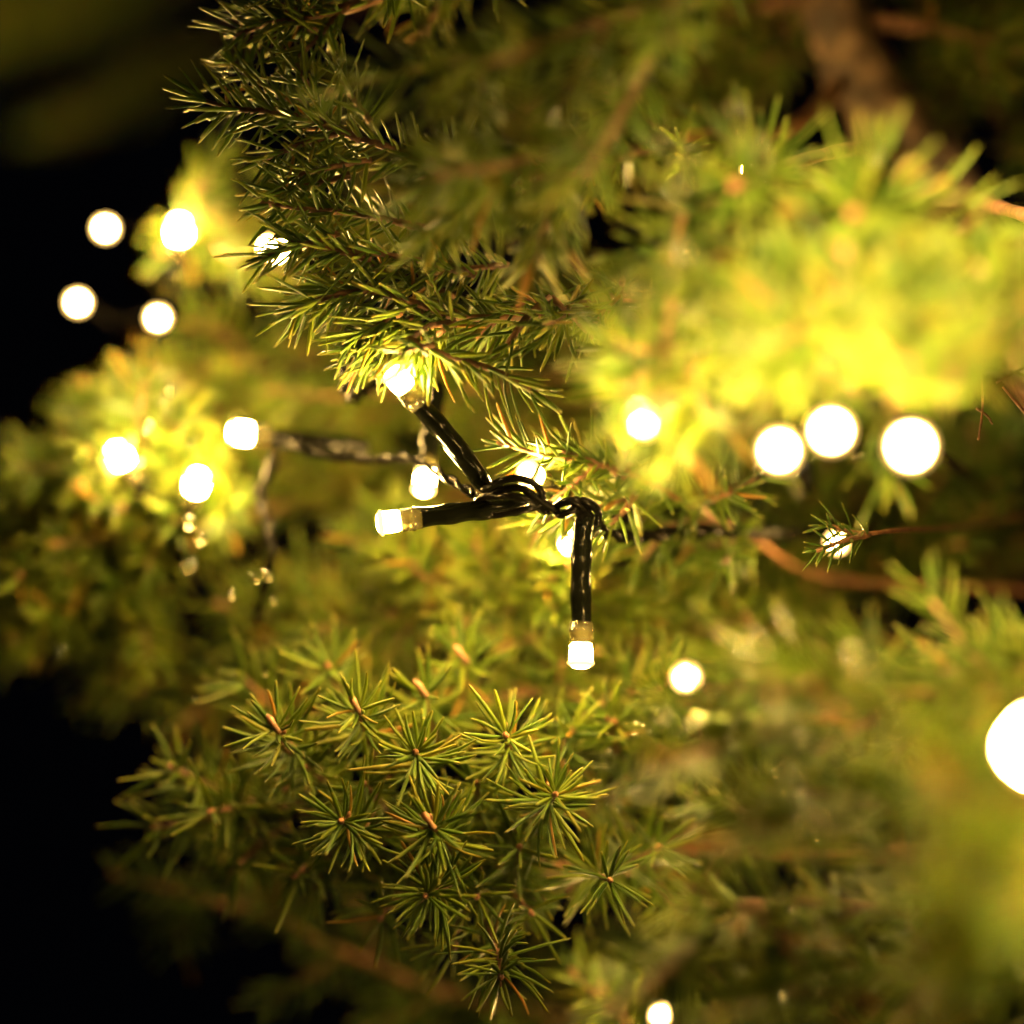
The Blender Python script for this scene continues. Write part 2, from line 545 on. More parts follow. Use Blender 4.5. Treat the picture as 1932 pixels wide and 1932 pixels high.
S(up, (880, 682, -7), (1000, 735, -6), nlen=14, r=1.0, dens=1.7, droop=0.25, tuft=0.2, bud=True)
S(up, (860, 610, 0), (770, 640, -9), nlen=13, r=1.1, dens=1.2, droop=0.3)
S(up, (1040, 560, -2), (955, 655, -4), nlen=13, r=1.3, dens=1.0)
S(up, (1040, 560, -2), (1120, 640, -3), nlen=15, r=0.9, dens=1.0)
S(up, (1000, 560, 4), (900, 640, 6), nlen=13, dens=1.6, droop=0.2)
S(up, (820, 650, -12), (745, 668, -14), nlen=13, dens=1.5, droop=0.4)
S(up, (780, 600, 2), (680, 676, 5), nlen=13, dens=2.6, droop=0.25)
S(up, (800, 610, 3), (735, 685, 6), nlen=13, dens=2.4, droop=0.2)
S(up, (640, 440, 2), (505, 482, -1), nlen=13, dens=2.0, droop=0.15)
S(up, (760, 590, 0), (660, 640, 1), nlen=13, dens=2.4, droop=0.35)
S(up, (840, 620, -2), (770, 672, 2), nlen=13, dens=2.2, droop=0.3)
# shoots stacked above it
S(up, (900, 520, 8), (640, 470, 2), nlen=13, r=1.1, dens=1.6, droop=0.25)
S(up, (700, 490, 3), (545, 455, 0), nlen=13, dens=1.7, droop=0.2)
S(up, (800, 430, 10), (600, 395, 4), nlen=13.5, r=1.1, dens=1.6)
S(up, (640, 400, 4), (510, 385, 0), nlen=13.5, dens=1.7, tuft=0.2, bud=True)
S(up, (860, 560, 12), (700, 500, 10), nlen=13, dens=1.6)
S(up, (960, 500, 12), (800, 520, 6), nlen=13, dens=1.6, droop=0.2)
up.build('sharp bough with its drooping needles lit from below')

dk = Branch(trunk_at(130))
dk.bough([trunk_at(130), P(1400, 260, 70), P(1050, 330, 25), P(820, 320, 12)], start=0.5, second=0.3, step=11, fine=True, tip=False, slen=(26, 36), r1=1.6)
S(dk, (820, 320, 12), (680, 262, 4), nlen=13.5, r=1.4, dens=1.6)
S(dk, (680, 262, 4), (520, 210, 0), nlen=13.5, r=1.2, dens=1.9)
S(dk, (520, 210, 0), (385, 190, 2), nlen=13.5, r=1.0, dens=2.0, tuft=0.2, droop=0.1)
S(dk, (620, 240, 4), (560, 120, 6), nlen=13.5, r=1.0, dens=1.8)
S(dk, (640, 250, 4), (500, 300, 0), nlen=13.5, r=1.0, dens=1.8)
S(dk, (700, 300, 6), (560, 330, 0), nlen=13.5, r=1.0, dens=1.8)
S(dk, (660, 330, 6), (520, 360, 4), nlen=13.5, r=1.0, dens=1.7)
S(dk, (580, 200, 8), (440, 120, 12), nlen=13.5, r=1.0, dens=1.7)
S(dk, (700, 230, 10), (640, 140, 8), nlen=13.5, r=1.0, dens=1.8)
dk.build('dark bough tip silhouetted against the blurred branches')

tp = Branch(trunk_at(-200))
tp.bough([trunk_at(-200), P(1200, -140, 60), P(820, -40, 26), P(640, 20, 12)], start=0.55, step=11, fine=True, tip=False, r1=1.5)
S(tp, (640, 20, 12), (500, 40, 6), nlen=13.5, dens=1.9)
S(tp, (560, 20, 10), (440, 70, 12), nlen=13.5, dens=1.9)
S(tp, (620, -20, 8), (520, -50, 4), nlen=13.5, dens=1.9)
S(tp, (600, 60, 10), (470, 0, 14), nlen=13.5, dens=1.8)
S(tp, (640, 20, 12), (560, 110, 8), nlen=13.5, dens=1.8)
tp.build()

# ================= blurred shoots hanging in front of the upper bough
W = dict(fine=False, width=1.5, dens=1.5)
fg = Branch(trunk_at(-60))
fg.bough([trunk_at(-60), P(1500, -160, -20), P(1250, 0, -60), P(1040, 70, -66), P(880, 110, -60)], start=0.45, step=17, droop=0.35, slen=(30, 42), bias=Vector((-0.1, 0, -0.1)), second=0.3, dens=0.9, width=1.4, nlen=16, r0=1.3, r1=0.7)
fg.bough([P(1250, 0, -60), P(1200, 170, -62), P(1080, 270, -58), P(950, 310, -52)], start=0.1, step=16, droop=0.35, r0=0.8, r1=0.6, slen=(28, 38), second=0.2, dens=0.9, width=1.4, nlen=16)
S(fg, (950, 310, -52), (800, 300, -42), nlen=16, **W)
S(fg, (1000, 300, -52), (870, 400, -36), nlen=16, droop=0.2, **W)
S(fg, (940, 340, -46), (800, 455, -30), nlen=16, droop=0.2, bud=True, **W)
S(fg, (1060, 330, -52), (1010, 490, -36), nlen=16, droop=0.1, **W)
fg.build('blurred olive bough hanging in front of the sharp one')

# ================= big bright foreground boughs on the right
r1 = Branch(trunk_at(400))
r1.stem(smooth_path([trunk_at(400), P(1690, 420, 40), P(1665, 400, -20), P(1640, 395, -60)], 6), 2.4 * MM, 1.3 * MM)
S(r1, (1650, 385, -54), (1612, 405, -84), nlen=22, th0=88, th1=62, tuft=0.35, bud=2.0, fine=False, width=1.7, dens=3.2)
S(r1, (1640, 390, -60), (1770, 540, -74), nlen=20, **W)
S(r1, (1700, 400, -50), (1860, 480, -66), nlen=20, **W)
S(r1, (1640, 400, -60), (1650, 560, -76), nlen=20, droop=0.15, **W)
S(r1, (1650, 400, -58), (1490, 440, -70), nlen=20, **W)
S(r1, (1600, 420, -66), (1560, 560, -70), nlen=20, droop=0.15, **W)
S(r1, (1760, 470, -56), (1800, 680, -74), nlen=20, droop=0.25, **W)
S(r1, (1800, 440, -50), (1920, 640, -70), nlen=20, droop=0.25, **W)
r1.build('bright blurred bough at the right with an orange bud')

r2 = Branch(trunk_at(300))
r2.stem(smooth_path([trunk_at(300), P(1620, 280, 30), P(1480, 310, -30), P(1420, 340, -50)], 6), 2.2 * MM, 1.2 * MM)
S(r2, (1450, 325, -40), (1395, 350, -72), nlen=18, th0=84, th1=58, bud=2.0, tuft=0.3, fine=False, width=1.5, dens=1.8)
S(r2, (1420, 340, -50), (1270, 420, -58), nlen=18, **W)
S(r2, (1400, 360, -52), (1340, 510, -62), nlen=18, **W)
S(r2, (1400, 390, -50), (1240, 540, -54), nlen=18, **W)
S(r2, (1470, 300, -30), (1330, 240, -50), nlen=16, **W)
S(r2, (1340, 450, -54), (1180, 500, -46), nlen=16, **W)
r2.build()

r3 = Branch(trunk_at(560))
r3.stem(smooth_path([trunk_at(560), P(1700, 560, 30), P(1600, 580, -20), P(1500, 620, -40)], 6), 2.2 * MM, 1.2 * MM)
r3.clump((1500, 600, -40), 7, towards=(-0.2, -0.2, 0.1), nlen=17, width=1.4)
r3.clump((1600, 640, -42), 5, towards=(0.0, -0.3, -0.1), nlen=17, width=1.4)
for c in ((1440, 740, -80), (1500, 715, -84), (1570, 680, -92), (1640, 705, -94), (1700, 700, -100), (1780, 715, -100), (1850, 690, -92)):
    r3.clump(c, 4, towards=(0.0, 0.12, 0.9), wild=0.38, nlen=18, width=1.6, dens=1.5, length=(14, 22))
S(r3, (1580, 560, -66), (1470, 690, -84), nlen=18, fine=False, width=1.5, dens=1.6)
S(r3, (1540, 600, -90), (1440, 660, -104), nlen=18, fine=False, width=1.5, dens=1.5)
r3.build()

r4 = Branch(trunk_at(600))
r4.stem(smooth_path([trunk_at(600), P(1560, 600, 50), P(1380, 640, 0), P(1290, 680, -50)], 6), 2.2 * MM, 1.2 * MM)
S(r4, (1290, 660, -60), (1150, 640, -68), nlen=16, **W)
S(r4, (1270, 680, -60), (1160, 740, -68), nlen=16, **W)
S(r4, (1290, 690, -60), (1260, 880, -68), nlen=16, **W)
S(r4, (1300, 680, -64), (1330, 800, -74), nlen=16, **W)
r4.clump((1250, 765, -56), 6, towards=(0.1, 0.1, 0.6), nlen=15, width=1.3)
S(r4, (1260, 740, -90), (1200, 800, -96), nlen=14, **W)
r4.build()

r5 = Branch(trunk_at(1060))
r5.stem(smooth_path([trunk_at(1060), P(1800, 1080, 120), P(1500, 1090, 118)], 6), 1.6 * MM, 0.8 * MM)
for c in ((1500, 1090, 114), (1620, 1070, 118), (1740, 1080, 118), (1860, 1070, 118), (1700, 960, 124), (1850, 930, 124), (1560, 960, 124)):
    r5.clump(c, 5, towards=(0.0, -0.1, 0.1), wild=1.0, tone=(0, 0.4))
r5.build()

# upper right, dark depth
u1 = Branch(trunk_at(60))
u1.bough([trunk_at(60), P(1800, 60, 100), P(1920, 140, 120), P(2060, 260, 130)], start=0.25, step=13, slen=(30, 44))
for c in ((1860, 100, 128), (1900, 260, 122), (1760, 60, 130)):
    u1.clump(c, 6, towards=(0.2, -0.1, 0.1), wild=1.0)
u1.build()
u2 = Branch(trunk_at(0))
u2.bough([trunk_at(0), P(1400, 20, 100), P(1280, 60, 110), P(1150, 130, 120)], start=0.1, step=13, slen=(30, 44), droop=0.2)
for c in ((1480, 90, 112), (1400, 190, 118), (1330, 60, 116)):
    u2.clump(c, 6, towards=(-0.2, -0.1, 0.1), wild=1.0)
u2.build()
u3 = Branch(trunk_at(420))
u3.bough([trunk_at(420), P(1860, 380, 70), P(1960, 420, -20), P(1980, 520, -80)], start=0.6, step=13, slen=(30, 44))
u3.build()

# ================= lower sharp cluster of rosettes facing the camera
lo = Branch(trunk_at(1560))
stemp = lo.bough([trunk_at(1560), P(1460, 1600, 80), P(1150, 1640, 46), P(900, 1620, 34), P(700, 1560, 36), P(520, 1520, 40)], start=0.42, step=14, fine=True, slen=(26, 34), spread=0.9, r0=2.8, r1=1.2, tone=(0.0, 0.75))
ROS = [  # centre, depth of tip, where the shoot starts, singles?
    ((785, 1420, -2), (800, 1500, 32), 1), ((1047, 1500, -4), (1000, 1560, 32), 1), ((815, 1560, -6), (860, 1620, 30), 1),
    ((805, 1690, -5), (880, 1650, 30), 1), ((945, 1840, -3), (920, 1720, 30), 1), ((645, 1550, -3), (720, 1590, 34), 1),
    ((955, 1390, 5), (960, 1500, 38), 1), ((675, 1340, 8), (720, 1460, 40), 1), ((520, 1375, 9), (620, 1470, 42), 1),
    ((1150, 1660, 4), (1120, 1640, 40), 0), ((800, 1310, 20), (830, 1420, 48), 0), ((400, 1530, 24), (520, 1520, 50), 0),
    ((875, 1245, 34), (880, 1360, 60), 0), ((900, 1690, 14), (910, 1640, 40), 0), ((1240, 1600, 24), (1160, 1620, 48), 0),
    ((1080, 1380, 24), (1040, 1450, 52), 0), ((720, 1730, 22), (800, 1660, 44), 0), ((560, 1650, 26), (640, 1590, 48), 0),
    ((620, 1260, 34), (680, 1380, 60), 0), ((1000, 1720, 16), (960, 1650, 40), 0), ((1180, 1470, 40), (1100, 1540, 60), 0),
    ((460, 1280, 44), (560, 1400, 62), 0), ((1060, 1260, 50), (1040, 1380, 70), 0), ((860, 1780, 20), (890, 1680, 44), 0),
    ((690, 1480, 16), (740, 1540, 44), 0), ((900, 1480, 18), (900, 1560, 44), 0), ((580, 1450, 22), (640, 1520, 50), 0),
    ((980, 1600, 14), (960, 1640, 40), 0), ((440, 1640, 36), (540, 1560, 52), 0), ((330, 1450, 34), (470, 1500, 54), 0), ((300, 1560, 40), (450, 1540, 56), 0),
]
for c, a, single in ROS:
    A, B = P(*a), P(*c)
    if single:
        mid = A.lerp(B, 0.45)
        lo.shoot(A, mid, 13.5, 1.0, True, r=1.0, tone=(0, 0.7))
        ax = B - mid
        ln = ax.length
        lo.shoot(mid, B, 15.8, 33.5 / (ln / MM), True, r=0.9, bud=0.95, singles=True, th0=84, th1=58, tuft=0.30, curl=0.8, sweep=-0.06)
        lo.shoot(mid.lerp(B, 0.3), mid.lerp(B, 0.97), 15.0, 26 / (ln * 0.67 / MM), True, r=0.8, th0=82, th1=64, tuft=0.25, curl=0.5, width=1.05)
        # side buds round the tip
        for k in range(random.choice((1, 2, 2))):
            off = Vector((random.uniform(-1, 1), 0.6, random.uniform(-1, 1))) * 2.2 * MM
            lo.buds.append((B + off, (ax.normalized() + off.normalized() * 0.8).normalized(), 0.75))
    else:
        lo.shoot(A, B, 15.5, 1.6, True, r=1.0, bud=0.95, th0=76, th1=58, tuft=0.22, tone=(0, 0.85), curl=0.4)
for c in ((520, 1372, 7), (675, 1336, 6), (800, 1306, 18), (815, 1556, -8), (875, 1240, 32)):
    tipd = Vector((random.uniform(0.5, 0.7), -0.5, -0.75)).normalized()
    a_ = P(*c)
    lo.stem(smooth_path([a_ - tipd * 1.6 * MM, a_, a_ + tipd * 2 * MM], 3), 0.6 * MM, 0.7 * MM, 7)
    lo.buds.append((a_ - tipd * 1.6 * MM, -tipd, 1.1))
lo.build('bough whose shoots face the camera as needle stars')

# ================= middle depth
md = Branch(trunk_at(1320))
md.bough([trunk_at(1320), P(1650, 1290, 110), P(1300, 1180, 90), P(1000, 1120, 80), P(760, 1150, 84), P(560, 1200, 90)], start=0.42, step=9, slen=(24, 36), spread=1.3, dens=1.5, second=0.8)
for c in ((1000, 1090, 70), (930, 1130, 76), (1080, 1110, 70), (850, 1120, 84), (1150, 1150, 80), (700, 1160, 90)):
    md.clump(c, 6, towards=(-0.1, -0.4, 0.2), wild=1.0, dens=1.6)
md.build()
md2 = Branch(trunk_at(1280))
md2.bough([trunk_at(1280), P(1500, 1300, 80), P(1300, 1300, 60), P(1150, 1320, 52), P(1000, 1300, 64)], start=0.2, step=12, slen=(28, 38), spread=0.9)
md2.clump((1190, 1345, 46), 8, towards=(0, -0.5, 0.1), length=(14, 20), dens=1.3)
md2.clump((1190, 1345, 84), 7, towards=(0, -0.1, 0.1))
md2.build()
md3 = Branch(trunk_at(1140))
md3.bough([trunk_at(1140), P(1560, 1090, 84), P(1320, 960, 40), P(1180, 890, 20), P(1100, 870, 14)], start=0.66, step=11, r0=1.1, r1=0.8, fine=True, slen=(22, 32), spread=0.8, dens=1.3, tone=(0, 0.6))
S(md3, (1180, 900, 18), (1060, 850, 12), dens=1.5)
S(md3, (1200, 930, 18), (1150, 990, 12), dens=1.5)
S(md3, (1180, 940, 22), (1010, 985, 16), dens=1.5)
md3.build()
md4 = Branch(trunk_at(960))
md4.stem(smooth_path([trunk_at(960), P(1850, 990, 60), P(1700, 1000, 14), P(1620, 1010, 4)], 6), 0.8 * MM, 0.5 * MM)
S(md4, (1640, 1008, 5), (1540, 1040, 0), dens=1.6, nlen=8, tone=(0, 0.3), width=0.8)  # dark needle tones paint in the shade of the hollow
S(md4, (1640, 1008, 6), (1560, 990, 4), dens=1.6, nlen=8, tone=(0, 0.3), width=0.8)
md4.build('shadowed twigs in the dark hollow at the right')

# ================= left background boughs
def left(v0, pts, **kw):
    br = Branch(trunk_at(v0))
    kw.setdefault('r0', 1.7); kw.setdefault('start', 0.42); kw.setdefault('step', 12); kw.setdefault('slen', (28, 42)); kw.setdefault('spread', 0.8)
    br.bough([trunk_at(v0)] + [P(*p) for p in pts], **kw)
    return br
b_ = left(600, [(1650, 690, 150), (1400, 760, 150), (1000, 880, 140), (620, 940, 126), (430, 980, 112), (280, 980, 106), (150, 1040, 104)], start=0.05, step=11, second=0.8, spread=1.2, dens=1.4)
for c in ((225, 905, 88), (370, 955, 86), (300, 1000, 92), (130, 1000, 94), (90, 1110, 98), (230, 1090, 98), (420, 950, 90), (310, 900, 94), (60, 1160, 100), (170, 1160, 100)):
    b_.clump(c, 8, wild=1.0, length=(18, 30), dens=1.7, width=1.3, towards=(-0.3, -0.3, 0.1))
b_.build('blurred bough at the far left glowing yellow round its lamps')
b_ = left(1340, [(1300, 1240, 140), (800, 1200, 130), (420, 1300, 115), (200, 1250, 112)], start=0.70, spread=1.2); b_.build()
b_ = left(600, [(1400, 720, 140), (1000, 760, 130), (640, 800, 130), (480, 790, 125), (380, 780, 120)], start=0.5, spread=1.2, dens=1.3, second=0.8); b_.build()
b_ = left(560, [(1600, 640, 150), (1400, 640, 150), (1000, 600, 140), (640, 680, 130), (450, 690, 124), (330, 720, 120)], start=0.04, dens=0.9); b_.build()
b_ = left(380, [(1400, 340, 150), (1000, 360, 145), (650, 430, 132), (540, 440, 126), (470, 450, 120)], start=0.55); b_.clump((350, 390, 96), 6, length=(12, 20), wild=1.0, towards=(0.6, -0.2, 0.2), nlen=11); b_.clump((430, 470, 98), 5, length=(14, 24), towards=(0.2, -0.3, -0.3)); b_.build()
b_ = left(640, [(1400, 660, 130), (1100, 700, 115), (850, 740, 105), (700, 740, 100)], start=0.4, dens=0.8); b_.build()

# ================= lower right
def lowr(v0, pts, **kw):
    br = Branch(trunk_at(v0))
    pts = [(u, v, dz * 0.75 if dz < 0 else dz) for u, v, dz in pts]
    kw.setdefault('near', -0.046); kw.setdefault('beyond', 1.0); kw.setdefault('r0', 0.9); kw.setdefault('r1', 0.6); kw.setdefault('nlen', 17); kw.setdefault('dens', 0.9); kw.setdefault('width', 1.4); kw.setdefault('second', 0.15)
    kw.setdefault('start', 0.2); kw.setdefault('step', 17); kw.setdefault('slen', (30, 44)); kw.setdefault('spread', 0.8)
    br.bough([trunk_at(v0), P(2180, v0 + 20, 30), P(2120, v0 + 20, -70)] + [P(*p) for p in pts if p[2] < 0], **kw)
    return br
lowr(1240, [(1760, 1240, 10), (1700, 1270, -70), (1560, 1290, -105)], spread=0.3).build()
lowr(1320, [(1650, 1330, 20), (1520, 1360, -60), (1380, 1400, -90)]).build()
r4b = Branch(trunk_at(1420))
r4b.stem(smooth_path([trunk_at(1420), P(1900, 1420, 20), P(1960, 1470, -90), P(1960, 1500, -144)], 6), 2.2 * MM, 1.2 * MM)
for q in ((1730, 1560, -160), (1810, 1680, -160), (1930, 1730, -162), (1740, 1450, -156)):
    S(r4b, (1960, 1500, -140), q, nlen=25, fine=False, width=2.3, dens=0.9)
r4b.build('bright blurred bough round the big lamp at the right edge')
lowr(1560, [(1720, 1520, 10), (1600, 1520, -70), (1460, 1560, -110)]).build()
lowr(1750, [(1650, 1720, 20), (1500, 1700, -60), (1400, 1720, -90), (1320, 1780, -100)]).build()
lowr(1900, [(1700, 1860, 20), (1560, 1840, -60), (1440, 1880, -100)]).build()
lowr(1700, [(1850, 1680, 0), (1860, 1720, -80), (1820, 1800, -130)]).build()
bt = Branch(trunk_at(2050))
bt.bough([trunk_at(2050), P(1600, 2000, 80), P(1350, 1960, 60), P(1150, 1980, 50), P(1000, 2040, 40)], start=0.3, step=13, spread=1.0)
bt.build()
lowr(1300, [(1880, 1260, 40), (1960, 1290, -40), (2000, 1330, -90)], spread=0.3).build()

dim = Branch(trunk_at(2000))
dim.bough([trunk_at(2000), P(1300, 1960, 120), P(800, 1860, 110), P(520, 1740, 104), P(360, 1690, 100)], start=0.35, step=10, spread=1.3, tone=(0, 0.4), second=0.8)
dim.build()

# ================= far boughs at the top left, softly lit
far = Branch(trunk_at(-420))
far.stem(smooth_path([trunk_at(-420), P(1100, -160, 330), P(700, -20, 400), P(430, 70, 425)], 6), 3 * MM, 1.5 * MM)
far.stem(smooth_path([P(700, -20, 400), P(500, -60, 430), P(340, -50, 440)], 6), 2 * MM, 1.2 * MM)
S(far, (430, 70, 425), (70, 250, 450), fine=False, dens=2.0, nlen=14)
S(far, (400, 100, 425), (240, 150, 440), fine=False, dens=1.8, nlen=14)
S(far, (340, -50, 440), (150, 30, 460), fine=False, dens=1.8, nlen=18)
S(far, (260, -20, 440), (-80, 110, 470), fine=False, dens=2.0, nlen=20)
S(far, (200, -60, 440), (-60, 10, 470), fine=False, dens=2.0, nlen=18)
far.build()

# dry bare twigs poking in from the right edge
dry = Branch(trunk_at(760))
for a, b in (((2010, 640, 4), (1880, 722, 0)), ((1990, 860, 2), (1892, 730, 0)), ((1960, 720, 0), (1905, 700, -2)), ((1850, 700, 3), (1846, 830, 2)), ((1842, 770, 3), (1872, 800, 0)), ((1700, 690, 12), (1684, 790, 10)), ((1694, 700, 12), (1702, 775, 10))):
    th = 0.9 if a[0] > 1900 else 0.35
    dry.stem(smooth_path([P(*a), P((a[0] + b[0]) / 2 + 6, (a[1] + b[1]) / 2, a[2]), P(*b)], 4), th * MM, 0.3 * MM, 6)
dry.stem(smooth_path([trunk_at(760), P(1900, 700, 60), P(2010, 640, 4)], 6), 1.6 * MM, 0.9 * MM)
dry.stem(smooth_path([P(1900, 700, 60), P(1990, 860, 2)], 6), 1.2 * MM, 0.9 * MM)
dry.stem(smooth_path([P(1900, 700, 60), P(1850, 700, 3)], 6), 1.0 * MM, 0.4 * MM)
dry.stem(smooth_path([P(1900, 700, 60), P(1700, 690, 12)], 6), 1.0 * MM, 0.4 * MM)
dry.build('bare orange dry twigs at the right edge')

# ------------------------------------------------------------------ fairy lights
def lathe(prof, seg=16, close0=True, close1=True):
    mb = MB(); v, q, t = [], [], []
    for z, r_ in prof:
        for k in range(seg):
            a = 2 * math.pi * k / seg
            v.append((math.cos(a) * r_ * MM, math.sin(a) * r_ * MM, z * MM))
    n = len(prof)
    for i in range(n - 1):
        for k in range(seg):
            q.append((i * seg + k, i * seg + (k + 1) % seg, (i + 1) * seg + (k + 1) % seg, (i + 1) * seg + k))
    if close0:
        v.append((0, 0, prof[0][0] * MM)); c = len(v) - 1
        for k in range(seg): t.append((c, (k + 1) % seg, k))
    if close1:
        v.append((0, 0, prof[-1][0] * MM)); c = len(v) - 1
        for k in range(seg): t.append((c, (n - 1) * seg + k, (n - 1) * seg + (k + 1) % seg))
    mb.add(v, q, t)
    return mb
SL = 28.0      # sleeve length
LENS = lathe([(SL + 7.9, 2.75), (SL + 8.1, 3.2), (SL + 8.5, 3.3), (SL + 8.8, 3.0), (SL + 9.2, 2.4), (SL + 9.45, 1.8), (SL + 9.6, 1.1), (SL + 9.6, 0.5)], 20, close0=False).mesh('lens_cap', M['lens'])  # flared lip gives the dim ring of the imitated halo
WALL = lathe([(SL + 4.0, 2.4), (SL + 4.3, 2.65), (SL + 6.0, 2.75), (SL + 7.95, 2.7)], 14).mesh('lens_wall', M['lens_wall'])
SOCK = lathe([(SL - 1.5, 2.75), (SL + 0.0, 2.85), (SL + 0.2, 3.1), (SL + 0.9, 3.1), (SL + 1.1, 2.9), (SL + 3.4, 2.9), (SL + 3.8, 2.6)], 16).mesh('socket', M['socket'])
def sleeve_mesh():
    mb = MB(); v, q, t = [], [], []
    seg, n = 18, 40
    for i in range(n + 1):
        z = SL * i / n
        base = 2.55 + 0.12 * math.sin(i * 0.5)
        taper = 0.72 + 0.28 * min(1, z / 3.0)
        bx = 0.5 * math.sin(math.pi * z / SL)
        for k in range(seg):
            a = 2 * math.pi * k / seg
            r_ = base * taper * (1 + 0.03 * math.cos(2 * (a - z * 0.42)))
            v.append(((math.cos(a) * r_ + bx) * MM, math.sin(a) * r_ * MM, (z if i < n else SL + 0.05) * MM))
    for i in range(n):
        for k in range(seg):
            q.append((i * seg + k, i * seg + (k + 1) % seg, (i + 1) * seg + (k + 1) % seg, (i + 1) * seg + k))
    v += [(0, 0, 0), (0, 0, SL * MM)]
    for k in range(seg):
        t.append((len(v) - 2, (k + 1) % seg, k)); t.append((len(v) - 1, n * seg + k, n * seg + (k + 1) % seg))
    mb.add(v, q, t)
    return mb.mesh('sleeve', M['cable'])
SLEEVE = sleeve_mesh()

ENDS = {}
def fairy_light(key, pos, d, label, roll=0.0):
    d = Vector(d).normalized()
    rootpos = Vector(pos) - d * (SL + 7.0) * MM
    o = bpy.data.objects.new('fairy_light', None)
    col.objects.link(o)
    o.location = rootpos
    q = d.to_track_quat('Z', 'Y')
    o.rotation_euler = (q.to_matrix() @ Matrix.Rotation(roll, 3, 'Z')).to_euler()
    o['label'] = label; o['category'] = 'fairy light'; o['group'] = 'warm fairy lights strung through the spruce'
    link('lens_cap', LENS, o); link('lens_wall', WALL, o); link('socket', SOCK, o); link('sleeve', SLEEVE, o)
    ENDS[key] = rootpos
    return o

def aim(a, b):
    return P(*b) - P(*a)

FL = [
 ('C3', (730, 985, 0), aim((1000, 950, 3), (730, 985, 0)), 'sharp glowing lamp pointing left on a glossy black sleeve, beside the knot'),
 ('C1', (750, 714, -9), aim((925, 928, 1), (750, 714, -9)), 'lamp pointing up left into the bright drooping needles above the knot'),
 ('C6', (1096, 1240, -8), aim((1102, 980, -3), (1096, 1240, -8)), 'lamp pointing straight down from the upright black sleeve below the knot'),
 ('C2', (800, 915, 24), (-0.1, -0.75, -0.9), 'small lamp peeping out just above the sharp left-pointing lamp'),
 ('C4', (1000, 894, 8), (-0.35, -0.7, 0.2), 'small half-hidden lamp right behind the top of the cord loop'),
 ('C5', (1078, 1025, 26), (-0.6, -0.7, -0.3), 'lamp half hidden behind the upright black sleeve'),
 ('L1', (199, 431, 94), Vector((0, 0, CAM_Z)) - P(199, 431, 94), 'blurred lamp alone in the dark at the left, upper one of the leftmost pair'),
 ('L2', (338, 431, 86), (0.1, -0.6, 0.6), 'blurred lamp against the yellow-lit sprig at the upper left'),
 ('L3', (512, 468, 56), (-0.5, -0.8, 0.1), 'lamp partly covered by needles at the left edge of the upper bough'),
 ('L4', (147, 571, 94), Vector((0, 0, CAM_Z)) - P(147, 571, 94), 'leftmost blurred lamp, lower one against the black background'),
 ('L5', (298, 600, 86), Vector((0, 0, CAM_Z)) - P(298, 600, 86), 'blurred lamp to the right of the leftmost one, over brown branches'),
 ('L6', (224, 857, 64), (-0.35, -0.5, 0.75), 'blurred lamp at the top left of the yellow glowing bough'),
 ('L7', (372, 908, 62), (0.25, -0.5, 0.75), 'blurred lamp in the brightest middle of the yellow glowing bough at the left'),
 ('L8', (452, 817, 52), (-1.0, -0.25, 0.1), 'squarish glowing lamp at the left end of the blurred dark cord'),
 ('C7', (1212, 795, -78), Vector((0, 0, CAM_Z)) - P(1212, 795, -78), 'very bright lamp burning through yellow needles right of the centre'),
 ('R1', (1470, 850, -102), Vector((0, 0, CAM_Z)) - P(1470, 850, -102), 'leftmost of the three big blurred lamps in a row at the right'),
 ('R2', (1568, 813, -110), Vector((0, 0, CAM_Z)) - P(1568, 813, -110), 'middle one of the three big blurred lamps in a row at the right'),
 ('R3', (1718, 842, -124), Vector((0, 0, CAM_Z)) - P(1718, 842, -124), 'rightmost and largest of the three big blurred lamps in a row'),
 ('R4', (1950, 1415, -186), (-0.5, 0.45, -0.75), 'huge blurred lamp cut by the right edge of the picture'),
 ('R5', (1295, 1277, -46), Vector((0, 0, CAM_Z)) - P(1295, 1277, -46), 'blurred lamp right of the downward lamp, in the olive branches'),
 ('R6', (1245, 1915, 40), Vector((0, 0, CAM_Z)) - P(1245, 1915, 40), 'lamp at the bottom edge partly covered by needles'),
 ('H1', (1480, 650, -52), (-0.1, 0.2, 0.9), 'lamp buried in the brightest yellow needles above the row of three'),
 ('H3', (1420, 320, 4), (0.0, 0.9, 0.1), 'unseen lamp added behind the red bud to light the dew glints at the upper right'),  # extra lamp added as a backlight for the drops
 ('F1', (-95, 175, 412), (0.2, 0.6, -0.1), 'added lamp lighting the far bough from just outside the upper left corner'),  # out-of-frame lamp added to brighten the far bough
 ('F2', (2060, 520, -135), (-0.1, 0.9, -0.2), 'added lamp just outside the right edge, lighting the needles above the big row'),  # out-of-frame lamp added to brighten the right foreground needles
 ('R7', (1580, 1022, 46), (-0.2, -0.9, -0.1), 'small flame-like gleam of a lamp in the dark hollow at the right'),
 ('F3', (2075, 1570, -178), (-0.8, 0.3, 0.2), 'added lamp just outside the right edge, lighting the needles below the huge one'),  # out-of-frame lamp added to side-light the needles at the edge
 ('H2', (1190, 1345, 88), (-0.3, -0.3, 0.6), 'lamp buried in the yellow-lit needles below the downward lamp'),
]
for i, (k, p, d, lab) in enumerate(FL):
    fairy_light(k, P(*p), d, lab, roll=i * 1.3)

